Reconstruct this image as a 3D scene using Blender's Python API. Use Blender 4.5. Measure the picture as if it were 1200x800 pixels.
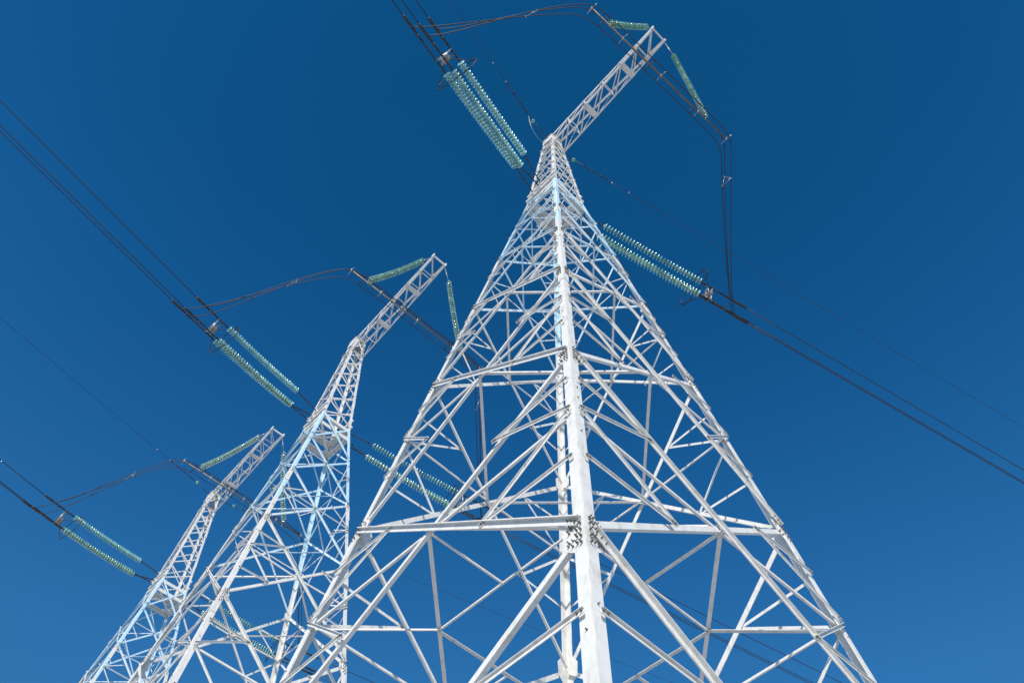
import bpy, bmesh, math, random
from mathutils import Vector, Matrix
random.seed(7)
SC = bpy.context.scene
for o in list(bpy.data.objects): bpy.data.objects.remove(o)
COL = SC.collection

# ------------------------------------------------------------------ units
S = 0.62                     # metres per survey unit
Z0 = 23.5                    # ground lies 23.5 units below the first belt
def W(x, y=None, z=None):
    if y is None: x, y, z = x
    return Vector((x*S, y*S, (z+Z0)*S))

# ------------------------------------------------------------------ camera
cam_d = bpy.data.cameras.new('camera'); cam = bpy.data.objects.new('camera', cam_d); COL.objects.link(cam)
FW = Vector((-0.38970684, 0.33456652, 0.85801738)); RT = Vector((0.68588966, 0.72716732, 0.02798318)); UP = Vector((0.61455996, -0.59941049, 0.5128578))
cam.matrix_world = Matrix.Translation(W(13.5065, -14.5191, -20.8789)) @ Matrix((RT, UP, -FW)).transposed().to_4x4()
cam_d.sensor_fit = 'HORIZONTAL'; cam_d.sensor_width = 36; cam_d.lens = 990.1756/1200*36
cam_d.clip_start = 0.05; cam_d.clip_end = 5000
SC.camera = cam

# ------------------------------------------------------------------ light
SUN_EL = math.radians(34); SUN_AZ = math.atan2(-0.80, 0.60)     # towards +x, -y
sd = Vector((math.cos(SUN_EL)*math.cos(SUN_AZ), math.cos(SUN_EL)*math.sin(SUN_AZ), math.sin(SUN_EL)))
sl = bpy.data.lights.new('sun', 'SUN'); sl.energy = 5.0; sl.angle = math.radians(0.53); sl.color = (1.0, 0.935, 0.85)
so = bpy.data.objects.new('sun', sl); COL.objects.link(so); so.rotation_euler = sd.to_track_quat('Z', 'Y').to_euler()
wd = bpy.data.worlds.new('World'); SC.world = wd; wd.use_nodes = True
nt = wd.node_tree; nt.nodes.clear()
sky = nt.nodes.new('ShaderNodeTexSky'); sky.sky_type = 'NISHITA'; sky.sun_disc = False
sky.sun_elevation = SUN_EL; sky.sun_rotation = math.atan2(sd.x, sd.y); sky.altitude = 200; sky.air_density = 1.0; sky.dust_density = 0.25; sky.ozone_density = 1.6
mul = nt.nodes.new('ShaderNodeMix'); mul.data_type = 'RGBA'; mul.blend_type = 'MULTIPLY'; mul.inputs[0].default_value = 1.0
tcw = nt.nodes.new('ShaderNodeTexCoord'); sxyz = nt.nodes.new('ShaderNodeSeparateXYZ'); rmp = nt.nodes.new('ShaderNodeValToRGB')   # polarised deep blue overhead
nt.links.new(tcw.outputs['Generated'], sxyz.inputs[0]); nt.links.new(sxyz.outputs['Z'], rmp.inputs[0]); nt.links.new(rmp.outputs[0], mul.inputs[7])
cr = rmp.color_ramp; cr.elements[0].position = 0.0; cr.elements[0].color = (0.26, 0.46, 0.56, 1); cr.elements[1].position = 0.97; cr.elements[1].color = (0.042, 0.50, 0.73, 1)
for ps, cc_ in ((0.40, (0.23, 0.64, 0.82, 1)), (0.57, (0.205, 0.745, 1.0, 1)), (0.70, (0.130, 0.675, 0.97, 1)), (0.80, (0.080, 0.600, 0.90, 1)), (0.89, (0.050, 0.53, 0.79, 1))):
    e_ = cr.elements.new(ps); e_.color = cc_
for e_ in cr.elements: e_.color = (e_.color[0], e_.color[1]*0.975, e_.color[2]*1.03, 1)
bg = nt.nodes.new('ShaderNodeBackground'); bg.inputs[1].default_value = 0.15
wo = nt.nodes.new('ShaderNodeOutputWorld')
nt.links.new(sky.outputs[0], mul.inputs[6]); nt.links.new(mul.outputs[2], bg.inputs[0]); nt.links.new(bg.outputs[0], wo.inputs[0])
SC.view_settings.view_transform = 'Standard'; SC.view_settings.look = 'None'; SC.view_settings.exposure = 0.0; SC.view_settings.gamma = 1
SC.view_settings.use_curve_mapping = False
SC.render.engine = 'CYCLES'; SC.cycles.max_bounces = 8; SC.cycles.transmission_bounces = 6
SC.render.resolution_x = 1024; SC.render.resolution_y = 682

# ------------------------------------------------------------------ materials
def mat(name, col, rough=0.5, metal=0.0, var=0.12, scale=6.0, stain=None, stain_amt=0.0, spec=0.5, bump=0.0):
    m = bpy.data.materials.new(name); m.use_nodes = True; n = m.node_tree; b = n.nodes['Principled BSDF']
    b.inputs['Roughness'].default_value = rough; b.inputs['Metallic'].default_value = metal
    b.inputs['Specular IOR Level'].default_value = spec
    tc = n.nodes.new('ShaderNodeTexCoord'); no = n.nodes.new('ShaderNodeTexNoise'); no.inputs['Scale'].default_value = scale; no.inputs['Detail'].default_value = 6
    n.links.new(tc.outputs['Object'], no.inputs['Vector'])
    r = n.nodes.new('ShaderNodeValToRGB'); r.color_ramp.elements[0].position = 0.3; r.color_ramp.elements[1].position = 0.7
    r.color_ramp.elements[0].color = tuple(c*(1-var) for c in col)+(1,); r.color_ramp.elements[1].color = tuple(min(1, c*(1+var*0.5)) for c in col)+(1,)
    n.links.new(no.outputs['Fac'], r.inputs['Fac']); out = r.outputs['Color']
    if stain:
        n2 = n.nodes.new('ShaderNodeTexNoise'); n2.inputs['Scale'].default_value = 2.2; n2.inputs['Detail'].default_value = 9; n2.inputs['Roughness'].default_value = 0.75
        mp = n.nodes.new('ShaderNodeMapping'); mp.inputs['Scale'].default_value = (3.2, 3.2, 0.8)
        n.links.new(tc.outputs['Object'], mp.inputs['Vector']); n.links.new(mp.outputs[0], n2.inputs['Vector'])
        r2 = n.nodes.new('ShaderNodeValToRGB'); r2.color_ramp.elements[0].position = 0.53; r2.color_ramp.elements[1].position = 0.72
        r2.color_ramp.elements[0].color = (0, 0, 0, 1); r2.color_ramp.elements[1].color = (stain_amt,)*3+(1,)
        n.links.new(n2.outputs['Fac'], r2.inputs['Fac'])
        mx = n.nodes.new('ShaderNodeMix'); mx.data_type = 'RGBA'; n.links.new(r2.outputs['Color'], mx.inputs[0]); n.links.new(out, mx.inputs[6]); mx.inputs[7].default_value = stain+(1,)
        out = mx.outputs[2]
    n.links.new(out, b.inputs['Base Color'])
    if bump:
        bp = n.nodes.new('ShaderNodeBump'); bp.inputs['Strength'].default_value = bump; bp.inputs['Distance'].default_value = 0.01
        n3 = n.nodes.new('ShaderNodeTexNoise'); n3.inputs['Scale'].default_value = 40; n.links.new(tc.outputs['Object'], n3.inputs['Vector'])
        n.links.new(n3.outputs['Fac'], bp.inputs['Height']); n.links.new(bp.outputs[0], b.inputs['Normal'])
    return m
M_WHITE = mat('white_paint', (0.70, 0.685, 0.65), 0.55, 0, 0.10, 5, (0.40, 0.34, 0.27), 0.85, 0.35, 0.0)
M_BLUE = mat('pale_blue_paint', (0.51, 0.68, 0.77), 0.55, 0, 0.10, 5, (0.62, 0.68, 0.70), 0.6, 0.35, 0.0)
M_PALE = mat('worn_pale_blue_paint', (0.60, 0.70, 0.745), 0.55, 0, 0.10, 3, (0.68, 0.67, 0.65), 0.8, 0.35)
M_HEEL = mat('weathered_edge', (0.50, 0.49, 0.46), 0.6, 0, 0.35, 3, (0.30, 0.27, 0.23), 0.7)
M_BOLT = mat('bolt_steel', (0.20, 0.185, 0.16), 0.5, 0.55, 0.35, 30)
M_DARK = mat('dark_forged_steel', (0.055, 0.05, 0.05), 0.55, 0.5, 0.5, 12)
M_GALV = mat('galvanised_steel', (0.42, 0.41, 0.39), 0.4, 0.7, 0.25, 10)
M_WIRE = mat('weathered_wire', (0.035, 0.037, 0.045), 0.6, 0.3, 0.2, 10)
M_PIPE = mat('jumper_pipe_metal', (0.17, 0.145, 0.12), 0.5, 0.4, 0.25, 6)
M_CONC = mat('footing_concrete', (0.36, 0.35, 0.33), 0.9, 0, 0.2, 4)
M_SNOW = mat('patchy_snow', (0.54, 0.54, 0.545), 0.8, 0, 0.45, 0.35, None, 0, 0.3, 0.4)
def glass(name):
    m = bpy.data.materials.new(name); m.use_nodes = True; n = m.node_tree; b = n.nodes['Principled BSDF']
    tc = n.nodes.new('ShaderNodeTexCoord'); no = n.nodes.new('ShaderNodeTexNoise'); no.inputs['Scale'].default_value = 9
    n.links.new(tc.outputs['Object'], no.inputs['Vector'])
    r = n.nodes.new('ShaderNodeValToRGB'); r.color_ramp.elements[0].color = (0.15, 0.44, 0.32, 1); r.color_ramp.elements[1].color = (0.46, 0.76, 0.63, 1)
    oi = n.nodes.new('ShaderNodeObjectInfo'); ad = n.nodes.new('ShaderNodeMath'); ad.operation = 'MULTIPLY_ADD'; ad.inputs[1].default_value = 0.75
    n.links.new(oi.outputs['Random'], ad.inputs[0]); sb = n.nodes.new('ShaderNodeMath'); sb.operation = 'SUBTRACT'; sb.inputs[1].default_value = 0.38
    n.links.new(no.outputs['Fac'], sb.inputs[0]); n.links.new(sb.outputs[0], ad.inputs[2]); n.links.new(ad.outputs[0], r.inputs['Fac']); n.links.new(r.outputs['Color'], b.inputs['Base Color'])
    b.inputs['Roughness'].default_value = 0.12; b.inputs['Transmission Weight'].default_value = 0.45; b.inputs['IOR'].default_value = 1.5
    b.inputs['Coat Weight'].default_value = 0.6; b.inputs['Coat Roughness'].default_value = 0.08
    return m
M_GLASS = glass('green_insulator_glass')

# ------------------------------------------------------------------ helpers
def obj(name, bm, m, parent=None):
    me = bpy.data.meshes.new(name); bm.normal_update(); bm.to_mesh(me); bm.free()
    for x in (m if isinstance(m, (list, tuple)) else [m]): me.materials.append(x)
    o = bpy.data.objects.new(name, me); COL.objects.link(o)
    if parent: o.parent = parent
    return o
def tag(o, label=None, cat=None, group=None, kind=None):
    if label: o['label'] = label
    if cat: o['category'] = cat
    if group: o['group'] = group
    if kind: o['kind'] = kind
    return o
def empty(name, loc=(0, 0, 0)):
    e = bpy.data.objects.new(name, None); COL.objects.link(e); e.location = loc; e.empty_display_size = 0.3; return e
def copy_tree(o, parent=None):
    c = o.copy(); COL.objects.link(c)
    if parent: c.parent = parent
    for ch in o.children: copy_tree(ch, c)
    return c
def prism(bm, prof, p0, p1, ax, ay, mi=0, ext=(0, 0)):
    """closed 2-D profile swept from p0 to p1 (profile axes ax, ay)"""
    d = (p1-p0).normalized(); p0 = p0-d*ext[0]; p1 = p1+d*ext[1]
    a = [bm.verts.new(p0+ax*u+ay*v) for u, v in prof]; b = [bm.verts.new(p1+ax*u+ay*v) for u, v in prof]
    n = len(prof); fs = []
    for i in range(n): fs.append(bm.faces.new((a[i], a[(i+1) % n], b[(i+1) % n], b[i])))
    fs.append(bm.faces.new(list(reversed(a)))); fs.append(bm.faces.new(b))
    for f in fs: f.material_index = mi
    return fs
def angle_bar(bm, p0, p1, n, w, t=0.018, off=0.0, out=1, top=1, mi=0, ext=(0, 0), wo=None):
    """steel angle lying on a lattice face with outward normal n; world metres"""
    d = (p1-p0).normalized(); s = n.cross(d).normalized(); n2 = d.cross(s).normalized()
    if n2.dot(n) < 0: n2 = -n2
    if abs(s.z) < 0.02: s = s if top > 0 else -s
    elif (s.z > 0) != (top > 0): s = -s
    wo = wo or w*0.62; h = w/2
    if out > 0: prof = [(-h, off), (h, off), (h, off+wo), (h-t, off+wo), (h-t, off+t), (-h, off+t)]
    else: prof = [(-h, off), (-h, off-t), (h-t, off-t), (h-t, off-wo), (h, off-wo), (h, off)]
    prism(bm, prof, p0, p1, s, n2, mi, ext)
def box(bm, c, ax, ay, az, mi=0):
    """box from centre and three half-axis vectors"""
    v = [bm.verts.new(c+ax*i+ay*j+az*k) for i in (-1, 1) for j in (-1, 1) for k in (-1, 1)]
    for q in ((0, 1, 3, 2), (4, 6, 7, 5), (0, 4, 5, 1), (2, 3, 7, 6), (0, 2, 6, 4), (1, 5, 7, 3)):
        f = bm.faces.new([v[i] for i in q]); f.material_index = mi
def tube(bm, pts, r, seg=6, mi=0, closed=False, smooth=True):
    rings = []; n = len(pts); prev = None
    for i, p in enumerate(pts):
        if closed: d = (pts[(i+1) % n]-pts[i-1]).normalized()
        else: d = (pts[min(i+1, n-1)]-pts[max(i-1, 0)]).normalized()
        if prev is None:
            a = d.cross(Vector((0, 0, 1)))
            if a.length < 1e-3: a = d.cross(Vector((1, 0, 0)))
        else: a = prev-d*prev.dot(d)
        a.normalize(); prev = a; b = d.cross(a)
        rr = r[i] if isinstance(r, (list, tuple)) else r
        rings.append([bm.verts.new(p+(a*math.cos(2*math.pi*k/seg)+b*math.sin(2*math.pi*k/seg))*rr) for k in range(seg)])
    m = n if closed else n-1
    for i in range(m):
        for k in range(seg):
            f = bm.faces.new((rings[i][k], rings[i][(k+1) % seg], rings[(i+1) % n][(k+1) % seg], rings[(i+1) % n][k])); f.material_index = mi; f.smooth = smooth
    if not closed:
        f = bm.faces.new(list(reversed(rings[0]))); f.material_index = mi; f = bm.faces.new(rings[-1]); f.material_index = mi
def bolt(bm, p, n, r=0.017, L=0.035, mi=0):
    n = n.normalized(); a = n.orthogonal().normalized(); b = n.cross(a)
    def ring(rr, h): return [bm.verts.new(p+n*h+(a*math.cos(k*math.pi/3)+b*math.sin(k*math.pi/3))*rr) for k in range(6)]
    R = [ring(r, -0.004), ring(r, L*0.5), ring(r*0.55, L*0.5), ring(r*0.55, L*1.55)]
    for q in range(3):
        for k in range(6):
            f = bm.faces.new((R[q][k], R[q][(k+1) % 6], R[q+1][(k+1) % 6], R[q+1][k])); f.material_index = mi
    f = bm.faces.new(R[3]); f.material_index = mi

# ------------------------------------------------------------------ lattice tower data (survey units)
K = -0.129521
ZW, ZT, ZL, ZTIP = 29.064, 41.437, 39.018, 41.936
BW, BT = 1.235, 0.437
def b_at(z): return 5+K*z if z <= ZW else BW+(BT-BW)*(z-ZW)/(ZT-ZW)
RINGS = [-19.9, -8.942, 0.0, 8.653, 15.485, 20.974, 25.321, 29.064]
NECK = [29.064, 31.0, 33.0, 34.9, 36.6, 38.1, 39.5, 41.437]
CORN = {'N': (1, -1), 'R': (1, 1), 'B': (-1, 1), 'L': (-1, -1)}
FACES = [('N', 'R', (1, 0)), ('R', 'B', (0, 1)), ('B', 'L', (-1, 0)), ('L', 'N', (0, -1))]
# seen from outside the first corner of a face is on its left
def cpt(c, z): b = b_at(z); return W(CORN[c][0]*b, CORN[c][1]*b, z)
def fnormal(nh, z): k = -K if z < ZW else (BW-BT)/(ZT-ZW); return Vector((nh[0], nh[1], k)).normalized()
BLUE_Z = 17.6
FWv, RTv, UPv = FW, RT, UP
CAMP = W(13.5065, -14.5191, -20.8789)
def show(p0, p1, w):
    """how large a bar shows in the frame of the nearest tower"""
    tot = 0
    for i in range(9):
        p = p0.lerp(p1, i/8)-CAMP; d = p.dot(FWv)
        if d <= 0: continue
        if abs(p.dot(RTv)/d) < 0.606 and abs(p.dot(UPv)/d) < 0.404: tot += (p1-p0).length/9*w/d/d
    return tot

def build_tower():
    root = empty('lattice_tower', (0, 0, 0))
    # --- legs
    for c, (sx, sy) in CORN.items():
        bm = bmesh.new(); cuts = [-23.3, -19.9, -8.942, 0, 8.653, 15.485, BLUE_Z, 20.974, 25.321, ZW]
        ax = Vector((-sx, 0, 0)); ay = Vector((0, -sy, 0))
        for a, b_ in zip(cuts[:-1], cuts[1:]):
            w = (0.300 if b_ <= 0 else 0.280 if b_ <= 8.7 else 0.25 if b_ <= 15.5 else 0.22)*S
            t = 0.024; e = 0.0 if a > -9 else 0.0
            ch = 0.013
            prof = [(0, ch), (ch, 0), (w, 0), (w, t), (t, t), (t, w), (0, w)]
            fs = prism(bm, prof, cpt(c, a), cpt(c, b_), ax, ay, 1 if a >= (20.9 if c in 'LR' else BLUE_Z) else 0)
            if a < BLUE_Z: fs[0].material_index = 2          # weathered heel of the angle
        # splice covers and end-plates
        for zs in ((8.1, 14.9, 20.4) if c == 'N' else (-9.6, -0.6, 8.1, 14.9, 20.4)):
            w = (0.315 if zs <= 1 else 0.285 if zs < 10 else 0.25)*S; t = 0.014
            o = Vector((sx, sy, 0))*0.012
            prof = [(0, 0), (w, 0), (w, t), (t, t), (t, w), (0, w)]
            prism(bm, prof, cpt(c, zs-0.85)+o, cpt(c, zs+0.5)+o, ax, ay, 1 if zs >= 20.9 else 0)
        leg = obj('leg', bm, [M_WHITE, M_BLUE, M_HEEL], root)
        # bolts on this leg
        bm = bmesh.new()
        for z in RINGS[1:6]:
            for nh, td in (((sx, 0), Vector((0, -sy, 0))), ((0, sy), Vector((-sx, 0, 0)))):
                n = fnormal(nh, z)
                rows = 5 if z < 10 else 4
                for i in range(rows):
                    zz = z-0.55+i*0.2 if z < 10 else z-0.35+i*0.16
                    for u in (0.10, 0.20):
                        p = cpt(c, zz+(0.05 if u > 0.15 else 0))+td*(u*S)+n*0.016
                        bolt(bm, p, n, 0.017 if z < 12 else 0.014, 0.032)
        # lone bolts and step bolts between the belts
        for z in [-18+i*0.62 for i in range(72)]:
            if z > 28: break
            nh = (sx, 0) if int(z*10) % 2 else (0, sy)
            td = Vector((0, -sy, 0)) if nh[0] else Vector((-sx, 0, 0))
            if random.random() < 0.35: bolt(bm, cpt(c, z)+td*0.09, fnormal(nh, z), 0.013, 0.02)
        tag(obj('leg_bolts', bm, M_BOLT, leg), kind='stuff')
        bm = bmesh.new()
        p = cpt(c, -23.3); 
        tube(bm, [p+Vector((0, 0, -1.2)), p+Vector((0, 0, 0.02)), p+Vector((0, 0, 0.10))], [0.62, 0.5, 0.46], 20, 0, smooth=False)
        box(bm, p+Vector((-sx*.08, -sy*.08, 0.12)), Vector((0.26, 0, 0)), Vector((0, 0.26, 0)), Vector((0, 0, 0.018)), 1)
        obj('footing', bm, [M_CONC, M_GALV], root)
    # --- main diagonals, two on every face of every panel
    sec = []                                        # secondary bars (p0,p1,n,w,off,out,top,blue)
    centres = {}
    for fi, (ca, cb, nh) in enumerate(FACES):
        for k in range(len(RINGS)-1):
            z0, z1 = RINGS[k], RINGS[k+1]; b0, b1 = b_at(z0), b_at(z1); n = fnormal(nh, z0)
            blue = 1 if z0 >= 20 else 0; pale = k == 4
            ins = 0.12*S
            def fp(s, z):                            # face point: s from -1 (corner a) to +1 (corner b)
                b = b_at(z); A = cpt(ca, z); B = cpt(cb, z); return A.lerp(B, (s+1)/2)
            zc = z0+(z1-z0)*b0/(b0+b1)
            wd_ = (0.19, 0.185, 0.175, 0.155, 0.135, 0.125, 0.12)[k]*S
            # outer: from a at the top down to b at the bottom; flange turned outward at its upper edge
            d_in = 0.55*S*0.35
            A1, B0 = fp(-1, z1), fp(1, z0); A0, B1 = fp(-1, z0), fp(1, z1)
            dv = (B0-A1).normalized(); du = (B1-A0).normalized()
            bm = bmesh.new(); angle_bar(bm, A1+dv*d_in, B0-dv*d_in, n, wd_, 0.018, 0.017, 1, 1)
            if k < 5:
                for e, sg in ((A1, 1), (B0, -1)):
                    for q in range(3): bolt(bm, e+dv*sg*(d_in+0.05+q*0.085)+n*0.034, n, 0.015, 0.026, 1)
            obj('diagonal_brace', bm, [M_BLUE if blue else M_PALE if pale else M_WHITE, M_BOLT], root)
            bm = bmesh.new(); angle_bar(bm, A0+du*d_in, B1-du*d_in, n, wd_*0.92, 0.018, -0.026, -1, -1)
            if k < 5:
                for e, sg in ((A0, 1), (B1, -1)):
                    for q in range(3): bolt(bm, e+du*sg*(d_in+0.05+q*0.085)-n*0.026, n, 0.015, 0.026, 1)
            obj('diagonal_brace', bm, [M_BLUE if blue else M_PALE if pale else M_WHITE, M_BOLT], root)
            centres[(fi, k)] = fp(0, zc)
            # centre plate
            # gussets at the four corners of the lower belt
            if k >= 1 and k <= 5:
                g = (0.95, 0.95, 0.85, 0.7, 0.55, 0.45)[k]*S
                for sgn, c in ((-1, ca), (1, cb)):
                    P = fp(sgn, z0); inw = (fp(0, z0)-P).normalized(); up = (cpt(c, z0+1)-cpt(c, z0)).normalized()
                    bm = bmesh.new()
                    poly = [(0.0, -0.75), (0.30, -0.72), (0.62, -0.42), (0.66, 0.16), (0.30, 0.62), (0.0, 0.66)]
                    a = [P+inw*(u*g)+up*(v*g)-n*0.0245 for u, v in poly]
                    vs = [bm.verts.new(q) for q in a]; vs2 = [bm.verts.new(q+n*0.014-n*0.013) for q in a]
                    vs2 = [bm.verts.new(q-n*0.0) for q in []] or vs2
                    bm.faces.new(vs)
                    bm.faces.new(list(reversed(vs2)))
                    for i in range(6): bm.faces.new((vs[i], vs2[i], vs2[(i+1) % 6], vs[(i+1) % 6]))
                    if k <= 3:
                        for u, v in ((0.42, 0.2), (0.46, 0.05), (0.47, -0.28), (0.38, -0.45)): bolt(bm, P+inw*u*g+up*v*g-n*0.022, n, 0.016, 0.034, 1)
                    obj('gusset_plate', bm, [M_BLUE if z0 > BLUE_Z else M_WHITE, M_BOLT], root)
            # secondary bars
            H = z1-z0; ws = (0.105, 0.10, 0.095, 0.085, 0.07, 0.06, 0.055)[k]*S
            zu = zc+(z1-zc)*0.46; zl = zc-(zc-z0)*0.44
            if k <= 3:
                za, zb, zd = z0+H*0.775, zc+0.12, z0+H*0.30
                for sg in (-1, 1):
                    b_u = b_at(z1)*(zu-zc)/(z1-zc)/b_at(zu); b_l = b_at(z0)*(zc-zl)/(zc-z0)/b_at(zl)
                    qu, ql = fp(sg*b_u, zu), fp(sg*b_l, zl); C = fp(0, zc)
                    for A_, B_, f_ in ((fp(sg, za), qu, 1), (fp(sg, zb), qu, .95), (fp(sg, zb), C, 1.1), (fp(sg, zb), ql, 1.1), (fp(sg, zd), ql, 1)):
                        sec.append((A_, B_, n, ws*f_, blue))
            elif k <= 5:
                zb = zc+0.05
                for sg in (-1, 1):
                    b_l = b_at(z0)*(zc-zl)/(zc-z0)/b_at(zl); b_u = b_at(z1)*(zu-zc)/(z1-zc)/b_at(zu)
                    sec += [(fp(sg, zb), fp(0, zc), n, ws, blue), (fp(sg, zb), fp(sg*b_l, zl), n, ws*.9, blue)]
                    if k == 4: sec.append((fp(sg, zb), fp(sg*b_u, zu), n, ws*.9, blue))
    rank = sorted(range(len(sec)), key=lambda i: -show(sec[i][0], sec[i][1], sec[i][3]))
    bmr = bmesh.new()
    for r, i in enumerate(rank):
        A_, B_, n, w, blue = sec[i]; bm = bmesh.new() if r < 100 else bmr
        d = (B_-A_).normalized(); out = 1 if (i % 5) != 2 else -1
        angle_bar(bm, A_, B_, n, w, 0.010, 0.040 if out > 0 else -0.05, out, 1 if out > 0 else -1, 0, (-0.07, 0.05))
        for e, sg in ((A_, 1), (B_, -1)):
            ee = e+d*(0.10 if sg > 0 else 0.0)+n*(0.05 if out > 0 else -0.05); bolt(bm, ee, n, 0.013, 0.022, 2); bolt(bm, ee+d*0.06*sg, n, 0.013, 0.022, 2)
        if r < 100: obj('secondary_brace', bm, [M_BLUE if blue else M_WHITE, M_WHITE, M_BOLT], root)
        else:
            for f in bm.faces: pass
    tag(obj('secondary_brace', bmr, [M_WHITE, M_WHITE, M_BOLT], root), kind='stuff')
    # --- horizontal diaphragms joining the crossings of the four faces
    up = Vector((0, 0, 1))
    for k in range(1, 6):
        cs = [centres[(i, k)] for i in range(4)]; w = (0, 0.12, 0.11, 0.10, 0.08, 0.07)[k]*S
        mids = []
        for i in range(4):
            a, b_ = cs[i], cs[(i+1) % 4]; bm = bmesh.new(); angle_bar(bm, a, b_, -up, w, 0.012, 0.0 if i % 2 else 0.014, -1, 1, 0, (-0.04, -0.04)); obj('diaphragm_brace', bm, M_BLUE if k >= 4 else M_WHITE, root)
            mids.append((a+b_)/2)
        if k == 1:
            for i in range(4):
                c = FACES[i][1]; z = cs[0].z/S-Z0; leg = cpt(c, z)
                bm = bmesh.new(); angle_bar(bm, leg, mids[i], -up, 0.085*S, 0.01, 0.030, 1, 1, 0, (-0.1, 0.05)); obj('diaphragm_brace', bm, M_WHITE, root)
                bm = bmesh.new(); angle_bar(bm, mids[i], mids[(i+1) % 4], -up, 0.085*S, 0.01, 0.045, 1, 1); obj('diaphragm_brace', bm, M_WHITE, root)
                m2 = (mids[i]+mids[(i+1) % 4])/2
                bm = bmesh.new(); angle_bar(bm, cs[(i+1) % 4], m2, -up, 0.085*S, 0.01, 0.060, 1, 1); obj('diaphragm_brace', bm, M_WHITE, root)
    # --- waist: plated ring with cross plates carrying the line insulators
    for zz, wid in ((ZW-1.05, 0.26), (ZW+0.0, 0.38)):
        for wi, (ca, cb, nh) in enumerate(FACES):
            A, B = cpt(ca, zz+0.05*wi), cpt(cb, zz+0.05*wi); n = Vector((nh[0], nh[1], 0)); bm = bmesh.new()
            box(bm, (A+B)/2-n*wid*S/2-n*0.045, (B-A)/2*0.93, n*wid*S/2, Vector((0, 0, 0.008)))
            box(bm, (A+B)/2-n*0.036-Vector((0, 0, 0.10)), (B-A)/2*0.90, n*0.008, Vector((0, 0, 0.09)))
            obj('waist_plate', bm, M_WHITE, root)
    bm = bmesh.new()
    for a, b_ in (('N', 'B'), ('R', 'L')):
        A, B = cpt(a, ZW-1.05), cpt(b_, ZW-1.05); d = (B-A).normalized(); s = d.cross(up)
        dz = 0.12 if a == 'N' else 0.15
        box(bm, (A+B)/2+Vector((0, 0, dz)), (B-A)*0.46, s*0.10*S, Vector((0, 0, 0.006)))
    obj('waist_cross_plate', bm, M_WHITE, root)
    # attachment beams for the insulator strings, on the two faces across the line
    for sy in (-1, 1):
        bm = bmesh.new(); y = -sy*0
        for z in (29.45, 30.25):
            b = b_at(z); box(bm, W(0, sy*(b+0.03), z), Vector((b*S*1.05, 0, 0)), Vector((0, 0.045, 0)), Vector((0, 0, 0.05)))
        for x, z in ((-0.55, 29.6), (0.05, 29.47), (0.05, 30.25)):
            box(bm, W(x, sy*(b_at(z)+0.18), z), Vector((0.012, 0, 0)), Vector((0, 0.09, 0)), Vector((0, 0, 0.07)))
        obj('string_attachment_beam', bm, M_WHITE, root)
    # --- neck
    bm = bmesh.new()
    for c, (sx, sy) in CORN.items():
        w = 0.19*S; t = 0.016; prof = [(0, 0), (w, 0), (w, t), (t, t), (t, w), (0, w)]
        prism(bm, prof, cpt(c, ZW), cpt(c, ZT), Vector((-sx, 0, 0)), Vector((0, -sy, 0)))
        for z in (32.3, 36.0, 39.0): 
            o = Vector((sx, sy, 0))*0.010
            prism(bm, prof, cpt(c, z-0.45)+o, cpt(c, z+0.45)+o, Vector((-sx, 0, 0)), Vector((0, -sy, 0)))
    neck = obj('neck', bm, M_WHITE, root)
    for ca, cb, nh in FACES:
        for k in range(len(NECK)-1):
            z0, z1 = NECK[k], NECK[k+1]; n = fnormal(nh, ZW+1); w = 0.092*S
            bm = bmesh.new(); angle_bar(bm, cpt(ca, z0+.1), cpt(cb, z1-.1), n, w, 0.009, -0.018, -1, -1, 0, (0, 0)); obj('neck_brace', bm, M_WHITE, neck)
            bm = bmesh.new(); angle_bar(bm, cpt(ca, z1-.1), cpt(cb, z0+.1), n, w, 0.009, 0.004, 1, 1, 0, (0, 0)); obj('neck_brace', bm, M_WHITE, neck)
        for z in (ZL, ZT-0.08):
            bm = bmesh.new(); n = fnormal(nh, ZW+1); angle_bar(bm, cpt(ca, z), cpt(cb, z), n, 0.16*S, 0.010, 0.016, 1, 1); obj('neck_belt', bm, M_WHITE, neck)
    # top plates of the neck on the faces across the line and on the far face
    for nh in ((0, -1), (0, 1)):
        bm = bmesh.new(); n = Vector((nh[0], nh[1], 0)); zc_ = ZT-0.55; b = b_at(zc_)
        box(bm, W(0, nh[1]*(b+0.055), zc_), Vector((b*S*1.02, 0, 0)), Vector((0, 0.006, 0)), Vector((0, -nh[1]*0.02, 0.30)))
        obj('neck_plate', bm, M_WHITE, neck)
    bm = bmesh.new(); box(bm, W(0, 0, ZT+0.02), Vector((BT*S*1.05, 0, 0)), Vector((0, BT*S*1.05, 0)), Vector((0, 0, 0.008))); obj('neck_cap_plate', bm, M_WHITE, neck)
    # --- boom
    TX, TY = 10.669, 0.645
    def up_c(s, f): return W(0.437+(TX-0.437)*f, s*(0.437+(TY-0.437)*f), ZT-0.05+(ZTIP-ZT+0.05)*f)
    def lo_c(s, f): return W(0.593+(TX-0.593)*f, s*(0.593+(TY-0.593)*f), ZL+(ZTIP-0.28-ZL)*f)
    bm = bmesh.new()
    for s in (-1, 1):
        angle_bar(bm, up_c(s, 0), up_c(s, 1), Vector((0, s, 0)), 0.17*S, 0.014, 0.0, -1, 1, 0, (0, 0.05))
        angle_bar(bm, lo_c(s, 0), lo_c(s, 1), Vector((0, s, 0)), 0.17*S, 0.014, 0.0, -1, -1, 0, (0, 0.03))
    box(bm, (up_c(-1, 1)+up_c(1, 1))/2-Vector((0.02, 0, 0.07)), Vector((0.035, 0, 0)), Vector((0, TY*S*0.98, 0)), Vector((0, 0, 0.04)))
    boom = obj('boom', bm, M_WHITE, root)
    fr = [0.0, 0.165, 0.33, 0.51, 0.69, 0.845, 0.99]
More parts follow.
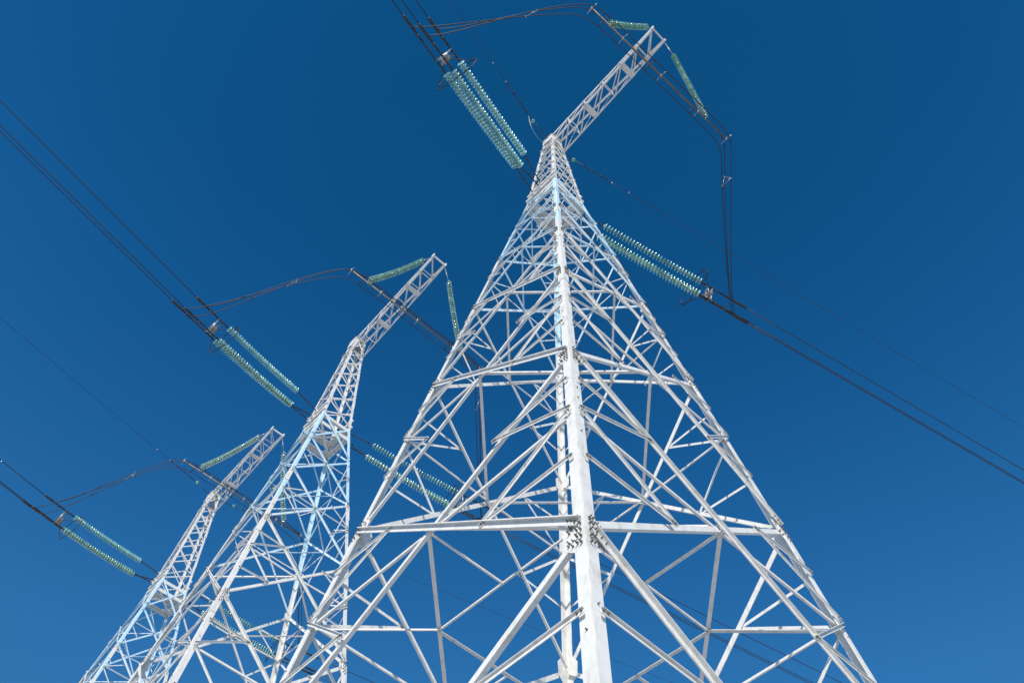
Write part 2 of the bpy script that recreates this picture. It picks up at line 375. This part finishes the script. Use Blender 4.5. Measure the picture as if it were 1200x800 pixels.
    for i, f in enumerate(fr):
        if 0 < i < 6:
            for fn, nn, o_ in ((up_c, Vector((0, 0, 1)), 1), (lo_c, Vector((0, 0, -1)), 1)):
                bm = bmesh.new()
                if i in (2, 4) and fn is lo_c:
                    A, B = fn(-1, f), fn(1, f); box(bm, (A+B)/2-Vector((0, 0, 0.024)), (B-A)/2*1.05, Vector((0.13, 0, 0)), Vector((0, 0, 0.010))); obj('boom_plate', bm, M_WHITE, boom)
                else:
                    angle_bar(bm, fn(-1, f), fn(1, f), nn, 0.075*S, 0.008, 0.022, 1, 1); obj('boom_brace', bm, M_WHITE, boom)
        for s in (-1, 1):
            if 0 < i < 6 and (up_c(s, f)-lo_c(s, f)).length > 0.25:
                bm = bmesh.new(); angle_bar(bm, up_c(s, f), lo_c(s, f), Vector((0, s, 0)), 0.06*S, 0.007, -0.02, -1, 1); obj('boom_brace', bm, M_WHITE, boom)
            if i < 5:
                bm = bmesh.new(); angle_bar(bm, lo_c(s, f), up_c(s, fr[i+1]), Vector((0, s, 0)), 0.06*S, 0.007, 0.004, 1, 1); obj('boom_brace', bm, M_WHITE, boom)
        if i < 6:
            g = fr[i+1]
            bm = bmesh.new(); angle_bar(bm, lo_c(-1, g), lo_c(1, f), Vector((0, 0, -1)), 0.085*S, 0.008, 0.042, 1, 1); obj('boom_brace', bm, M_WHITE, boom)
            bm = bmesh.new(); angle_bar(bm, up_c(-1, g), up_c(1, f), Vector((0, 0, 1)), 0.07*S, 0.008, 0.036, 1, 1); obj('boom_brace', bm, M_WHITE, boom)
    for s in (-1, 1):
        bm = bmesh.new(); box(bm, up_c(s, 1)+Vector((-0.03, 0, -0.06)), Vector((0.10, 0, 0)), Vector((0, 0.02, 0)), Vector((0, 0, 0.11))); obj('boom_end_plate', bm, M_WHITE, boom)
    return root

OFF = [Vector((0, 0, 0)), Vector((-23.911, 0.218, -0.570)), Vector((-48.700, 1.215, 0.803))]
ORD = ['nearest', 'middle', 'farthest']
TL = ['largest white lattice pylon, nearest to us, with a corner leg facing us',
      'middle sized white and pale blue lattice pylon between the largest and the smallest',
      'smallest and farthest white lattice pylon at the lower left']
tower = build_tower()
towers = [tower]
for i in (1, 2): towers.append(copy_tree(tower))
for i, t in enumerate(towers):
    t.location = OFF[i]*S; tag(t, TL[i], 'pylon', 'row of white lattice pylons')

# ------------------------------------------------------------------ ground
bm = bmesh.new(); R_ = 3000
vs = [bm.verts.new((x, y, 0)) for x, y in ((-R_, -R_), (R_, -R_), (R_, R_), (-R_, R_))]; bm.faces.new(vs)
tag(obj('ground', bm, M_SNOW), kind='structure', label='flat snow covered ground under the pylons')

# ------------------------------------------------------------------ insulator discs
def disc_mesh(r=0.14, pitch=0.155):
    bm = bmesh.new()
    def lathe(prof, mi, seg):
        rings = [[bm.verts.new((rr*math.cos(2*math.pi*k/seg), rr*math.sin(2*math.pi*k/seg), z)) for k in range(seg)] for rr, z in prof]
        for a, b_ in zip(rings[:-1], rings[1:]):
            for k in range(seg):
                f = bm.faces.new((a[k], a[(k+1) % seg], b_[(k+1) % seg], b_[k])); f.material_index = mi; f.smooth = True
        f = bm.faces.new(list(reversed(rings[0]))); f.material_index = mi; f = bm.faces.new(rings[-1]); f.material_index = mi
    lathe([(0.030, 0.02), (r*0.55, 0.012), (r*0.93, -0.012), (r, -0.030), (r*0.97, -0.042), (r*0.86, -0.030), (r*0.72, -0.048), (r*0.62, -0.026), (r*0.45, -0.050), (0.028, -0.03)], 0, 20)
    lathe([(0.012, -pitch*0.62), (0.014, -0.045), (0.036, 0.0), (0.044, 0.03), (0.036, 0.058), (0.016, 0.066)], 1, 8)
    me = bpy.data.meshes.new('glass_disc'); bm.normal_update(); bm.to_mesh(me); bm.free(); me.materials.append(M_GLASS); me.materials.append(M_GALV); return me
DISC = disc_mesh(0.150, 0.138); SMALL_DISC = disc_mesh(0.112, 0.138)
def string_part(parent, p0, p1, name='insulator_string', sag=0.0, disc=None):
    """string of cap and pin discs hung from p0 (tower end) to p1; sag in metres"""
    L = (p1-p0).length; n = int(round(L/0.140)); ctrl = (p0+p1)/2-Vector((0, 0, sag*2))
    def P(t): return p0*(1-t)**2+ctrl*2*t*(1-t)+p1*t*t
    bm = bmesh.new(); tube(bm, [P(i/10) for i in range(11)], 0.013, 6)
    s = obj(name, bm, M_GALV, parent)
    for i in range(n):
        t = (i+0.5)/n; p = P(t); d = (P(min(1, t+.02))-P(max(0, t-.02))).normalized()
        o = bpy.data.objects.new('glass_disc', disc or DISC); COL.objects.link(o); o.parent = s
        wob = Vector((random.uniform(-.03, .03), random.uniform(-.03, .03), random.uniform(-.03, .03)))
        o.location = p; o.rotation_euler = (-(d+wob)).to_track_quat('Z', 'Y').to_euler()
    return s

# side = -1: strings pulling towards the camera's left, side = +1: away to the right
GEO = {-1: dict(att=[(0.05, -1.33, 30.22), (-0.55, -1.40, 29.58), (0.05, -1.42, 29.45)],
                st=[(0.80, -3.40, 29.75), (0.05, -3.40, 28.95), (0.42, -3.28, 28.55)],
                en=[(2.42, -10.05, 28.83), (1.58, -10.28, 27.93), (2.06, -10.15, 27.60)],
                dr=Vector((0.205, -1, -0.045)), cl=[3.0, 3.9, 3.1]),
       1: dict(att=[(0.05, 1.33, 30.22), (-0.55, 1.40, 29.58), (0.05, 1.42, 29.45)],
               st=[(0.98, 3.40, 29.55), (0.32, 3.40, 28.85), (0.66, 3.28, 28.35)],
               en=[(3.02, 10.20, 28.05), (2.46, 10.16, 27.10), (2.72, 10.00, 26.52)],
               dr=Vector((0.242, 1, -0.060)), cl=[3.6, 4.0, 3.9])}
def Wd(v): return Vector(v)*S
def dead_end(side):
    g = GEO[side]; root = empty('dead_end_insulator_set', W(g['att'][1]))
    base = W(g['att'][1])
    def L(v): return W(v)-base
    ends = []
    for k in range(3):
        a, s_, e = L(g['att'][k]), L(g['st'][k]), L(g['en'][k])
        bm = bmesh.new(); tube(bm, [a, s_], 0.018, 6)
        for i in range(9):
            c = a.lerp(s_, (i+0.5)/9); tube(bm, [c-(s_-a).normalized()*0.045, c+(s_-a).normalized()*0.045], 0.034 if i % 2 else 0.026, 6)
        obj('link_rod', bm, M_DARK, root)
        string_part(root, s_, e, sag=0.06)
        # chain from string end through the yoke to the dead-end clamp
        d = Wd(g['dr']).normalized(); c1 = e+d*g['cl'][k]*S
        bm = bmesh.new(); tube(bm, [e, e+d*0.5], 0.028, 6); tube(bm, [e+d*0.5, c1], 0.022, 6)
        for i in range(7):
            q = e+d*(0.15+i*0.17); box(bm, q, d*0.05, Vector((0.032, 0, 0)), Vector((0, 0, 0.024)))
        obj('tension_link', bm, M_DARK, root)
        bm = bmesh.new(); q0 = e+d*(g['cl'][k]*S-1.15)
        tube(bm, [q0, q0+d*0.06, q0+d*0.5, q0+d*0.55, c1-d*0.1, c1], [0.025, 0.042, 0.042, 0.052, 0.055, 0.03], 8)
        lug = q0+d*0.35; tube(bm, [lug, lug+Vector((0.04, 0, -0.13))+d*(-0.05)], 0.035, 6)
        obj('dead_end_clamp', bm, M_DARK, root)
        ends.append(c1)
    # yoke plates
    E = [L(v) for v in g['en']]; d = Wd(g['dr']).normalized(); c = sum(E, Vector())/3
    bm = bmesh.new()
    for oy, ww in ((0.30, 0.62), (0.52, 0.9)):
        q = [c+(v-c)*ww+d*oy for v in E]; n_ = d*0.012
        a = [bm.verts.new(v-n_) for v in q]; b_ = [bm.verts.new(v+n_) for v in q]
        bm.faces.new(a); bm.faces.new(list(reversed(b_)))
        for i in range(3): bm.faces.new((a[i], b_[i], b_[(i+1) % 3], a[(i+1) % 3]))
    for i in range(3): tube(bm, [E[i]+d*0.3, c+d*0.52], 0.028, 6); tube(bm, [E[i]+d*0.55, E[(i+1) % 3]+d*0.55], 0.03, 6)
    box(bm, c+d*0.42, Vector((0.16, 0, 0)), d*0.10, Vector((0, 0, 0.07)))
    obj('yoke_plate', bm, M_GALV, root)
    # grading ring, a racetrack tube around the line ends of the strings
    sx = Vector((0.97, -0.23*(-side)*-1, 0)).normalized(); sx = (Vector((1, 0, 0))-d*d.x).normalized(); sz = sx.cross(d).normalized()
    cc = c-d*0.22; pts = []
    for i in range(40):
        t = 2*math.pi*i/40; pts.append(cc+sx*(0.86*math.copysign(abs(math.cos(t))**0.8, math.cos(t)))+sz*(0.52*math.copysign(abs(math.sin(t))**0.8, math.sin(t))))
    bm = bmesh.new(); tube(bm, pts, 0.020, 6, closed=True)
    for sg in (-1, 1): tube(bm, [cc+sx*0.86*sg, c+d*0.35+sx*0.1*sg], 0.014, 5)
    obj('grading_ring', bm, M_DARK, root)
    return root
POS = {-1: ['green glass insulator strings pulling up left from the largest pylon', 'green glass insulator strings pulling up left from the middle pylon', 'green glass insulator strings pulling up left from the smallest pylon'],
       1: ['pale green glass insulator strings pulling down right from the largest pylon', 'green glass insulator strings from the middle pylon, seen through the largest', 'green glass insulator strings seen low through the legs of the middle pylon']}
for side in (-1, 1):
    proto = dead_end(side)
    for i in range(3):
        o = proto if i == 0 else copy_tree(proto)
        o.location = W(GEO[side]['att'][1])+OFF[i]*S
        tag(o, POS[side][i], 'insulator set', 'strain insulators holding the line wires')

# ------------------------------------------------------------------ jumper: pipe, wires, and its hanging strings
P1, P2 = Vector((9.25, -5.96, 33.55)), Vector((9.75, 5.95, 33.05))
def bez(a, b_, c, d_, n=18): return [a*(1-t)**3+b_*3*t*(1-t)**2+c*3*t*t*(1-t)+d_*t**3 for t in [i/n for i in range(n+1)]]
def jumper():
    base = W((P1+P2)/2); root = empty('jumper_loop', base)
    def L(v): return W(v)-base
    d = (P2-P1).normalized()
    bm = bmesh.new(); tube(bm, [L(P1), L(P2)], 0.040, 10); obj('jumper_pipe', bm, M_PIPE, root)
    TR = [(0.0, 0.44), (-0.42, -0.16), (0.42, -0.16)]
    for k in range(3):
        ox, oz = TR[k]; o = Vector((ox, 0, oz))
        gl, gr = GEO[-1], GEO[1]
        el = Vector(gl['en'][k])+gl['dr'].normalized()*(gl['cl'][k]-0.75)+Vector((0.05, 0, -0.2)); er = Vector(gr['en'][k])+gr['dr'].normalized()*(gr['cl'][k]-1.3)+Vector((0.05, 0, -0.2))
        a = P1+o; c = P2+o
        pts = bez(el, el+Vector((0.9, 1.0, -0.8)), a+Vector((-1.9, -2.6, -1.2)), a) + bez(a, a+d*4, c-d*4, c, 12)[1:] + bez(c, c+Vector((-1.3, 1.2, -1.2)), er+Vector((0.9, -1.4, 0.9)), er)[1:]
        # round the two corners
        q = [L(v) for v in pts]
        for _ in range(2): q = [q[0]]+[(q[i-1]+q[i]*2+q[i+1])/4 for i in range(1, len(q)-1)]+[q[-1]]
        bm = bmesh.new(); tube(bm, q, 0.0175, 6); obj('jumper_wire', bm, M_WIRE, root)
        if k == 0: allq = [q]
        else: allq.append(q)
    n = len(allq[0])
    for i in (8, 12, 19, 23, 27, 35):
        bm = bmesh.new(); tr = [allq[k][i] for k in range(3)]
        for k in range(3): tube(bm, [tr[k], tr[(k+1) % 3]], 0.010, 5); box(bm, tr[k], Vector((0.026, 0, 0)), Vector((0, 0.035, 0)), Vector((0, 0, 0.026)))
        obj('spacer', bm, M_GALV if i in (12, 35) else M_DARK, root)
    for f in (0.0, 0.22, 0.5, 0.78, 1.0):
        p = P1.lerp(P2, f); bm = bmesh.new()
        tube(bm, [L(p)-Wd(d)*0.06, L(p)+Wd(d)*0.06], 0.058, 8)
        for ox, oz in TR: tube(bm, [L(p), L(p+Vector((ox, 0, oz)))], 0.013, 5)
        obj('pipe_clamp', bm, M_GALV, root)
    return root
JL = ['dark jumper wires and pipe hung below the boom of the largest pylon',
      'dark jumper wires and pipe below the boom of the middle pylon', 'dark jumper wires and pipe below the boom of the smallest pylon']
proto = jumper()
for i in range(3):
    o = proto if i == 0 else copy_tree(proto); o.location = W((P1+P2)/2)+OFF[i]*S; tag(o, JL[i], 'jumper loop', 'jumper loops under the booms')
def vstring(s):
    top = Vector((10.60, s*0.645, 41.6)); st = Vector((10.52, s*1.35, 40.0)); en = P1.lerp(P2, 0.125 if s < 0 else 0.835)+Vector((0.1, 0, 0.25))
    base = W(top); root = empty('jumper_insulator', base)
    def L(v): return W(v)-base
    bm = bmesh.new(); tube(bm, [L(top), L(st)], 0.016, 6); box(bm, L(st), Vector((0.03, 0, 0)), Vector((0, 0.02, 0)), Vector((0, 0, 0.16))); obj('hanger_rod', bm, M_GALV, root)
    for o in (-0.115, 0.115):
        string_part(root, L(st+Vector((0, 0, o*1.6))), L(en+Vector((0, 0, o*1.6+.1))), sag=0.20, disc=SMALL_DISC)
    bm = bmesh.new(); box(bm, L(en), Vector((0.03, 0, 0)), Vector((0, 0.02, 0)), Vector((0, 0, 0.17))); tube(bm, [L(en), L(en-Vector((0.1, 0, 0.35)))], 0.025, 6); obj('hanger_clamp', bm, M_GALV, root)
    return root, base
VN = {-1: 'left green glass string hanging the jumper pipe from the boom of the %s pylon', 1: 'right green glass string hanging the jumper pipe from the boom of the %s pylon'}
for s in (-1, 1):
    proto, base = vstring(s)
    for i in range(3):
        o = proto if i == 0 else copy_tree(proto); o.location = base+OFF[i]*S; tag(o, VN[s] % ('largest', 'middle', 'smallest')[i], 'insulator', 'strings hanging the jumper pipes')

# ------------------------------------------------------------------ line wires
WHICH = ['upper single wire', 'outer of the two close lower wires', 'inner of the two close lower wires']
for side in (-1, 1):
    g = GEO[side]
    for i in range(3):
        for k in range(3):
            e = Vector(g['en'][k])+g['dr'].normalized()*g['cl'][k]
            dz = 0.0 if side < 0 else -0.062
            d = Vector((g['dr'].x*(0.975 if side < 0 else 1), side, dz))
            pts = []
            for j in range(26):
                t = 260*(j/25)**1.3; pts.append(Vector((d.x*t, d.y*t, d.z*t+0.00012*t*t))*S)
            bm = bmesh.new(); tube(bm, pts, 0.0185, 6)
            o = obj('line_wire', bm, M_WIRE); o.location = W(e)+OFF[i]*S
            where = ('running up left from the %s pylon' if side < 0 else 'running away down right from the %s pylon') % ('largest', 'middle', 'smallest')[i]
            tag(o, WHICH[k]+' '+where, 'power line', 'line wires in bundles of three')

# ------------------------------------------------------------------ ground wires on the outer pylons
def ground_wire(side, i):
    y0 = side*0.47; base = W(0.0, y0, 41.25)+OFF[i]*S; root = empty('ground_wire', base)
    d = Vector((0.216, side, -0.055 if side < 0 else 0.03)).normalized()
    a = Vector((0, 0, 0)); b_ = Vector((0.12, side*1.68, 0.33))*S
    bm = bmesh.new(); tube(bm, [a, b_*0.4, b_*0.9], 0.020, 6); tube(bm, [b_, b_+d*2.2], 0.020, 6)
    for t in (0.5, 1.0, 1.5, 2.0): tube(bm, [b_+d*t, b_+d*(t+0.16)], 0.034, 6)
    obj('tension_clamp', bm, M_DARK, root)
    bm = bmesh.new(); bmesh.ops.create_uvsphere(bm, u_segments=16, v_segments=10, radius=0.105)
    bmesh.ops.translate(bm, verts=bm.verts, vec=b_); obj('glass_insulator', bm, M_GLASS, root)
    for f in bm.faces if bm.is_valid else []: f.smooth = True
    bm = bmesh.new()
    for t in (2.2, 3.2): bmesh.ops.create_icosphere(bm, subdivisions=2, radius=0.034, matrix=Matrix.Translation(b_+d*t))
    obj('wire_damper', bm, M_GALV, root)
    bm = bmesh.new()
    if side < 0 and i == 0: tube(bm, bez(b_+d*0.35, b_+d*0.2+Vector((-0.1, 0, -1.4)), a+Vector((-0.1, side*0.3, -1.6)), a+Vector((0, 0, -0.5)), 16), 0.010, 5); obj('bonding_loop', bm, M_GALV, root)
    bm = bmesh.new(); tube(bm, [b_+d*2.2]+[b_+Vector((d.x*t, d.y*t, d.z*t+0.0003*t*t)) for t in [3+150*(j/20)**1.3 for j in range(21)]], 0.012, 5); obj('steel_wire', bm, M_WIRE, root)
    wh = ('largest', 'middle', 'smallest')[i]
    tag(root, 'thin wire with a glass ball leaving the neck of the %s pylon %s' % (wh, 'up left' if side < 0 else 'down right'), 'ground wire', 'thin shield wires at the pylon necks')
for i in (0, 2):
    for side in (-1, 1): ground_wire(side, i)
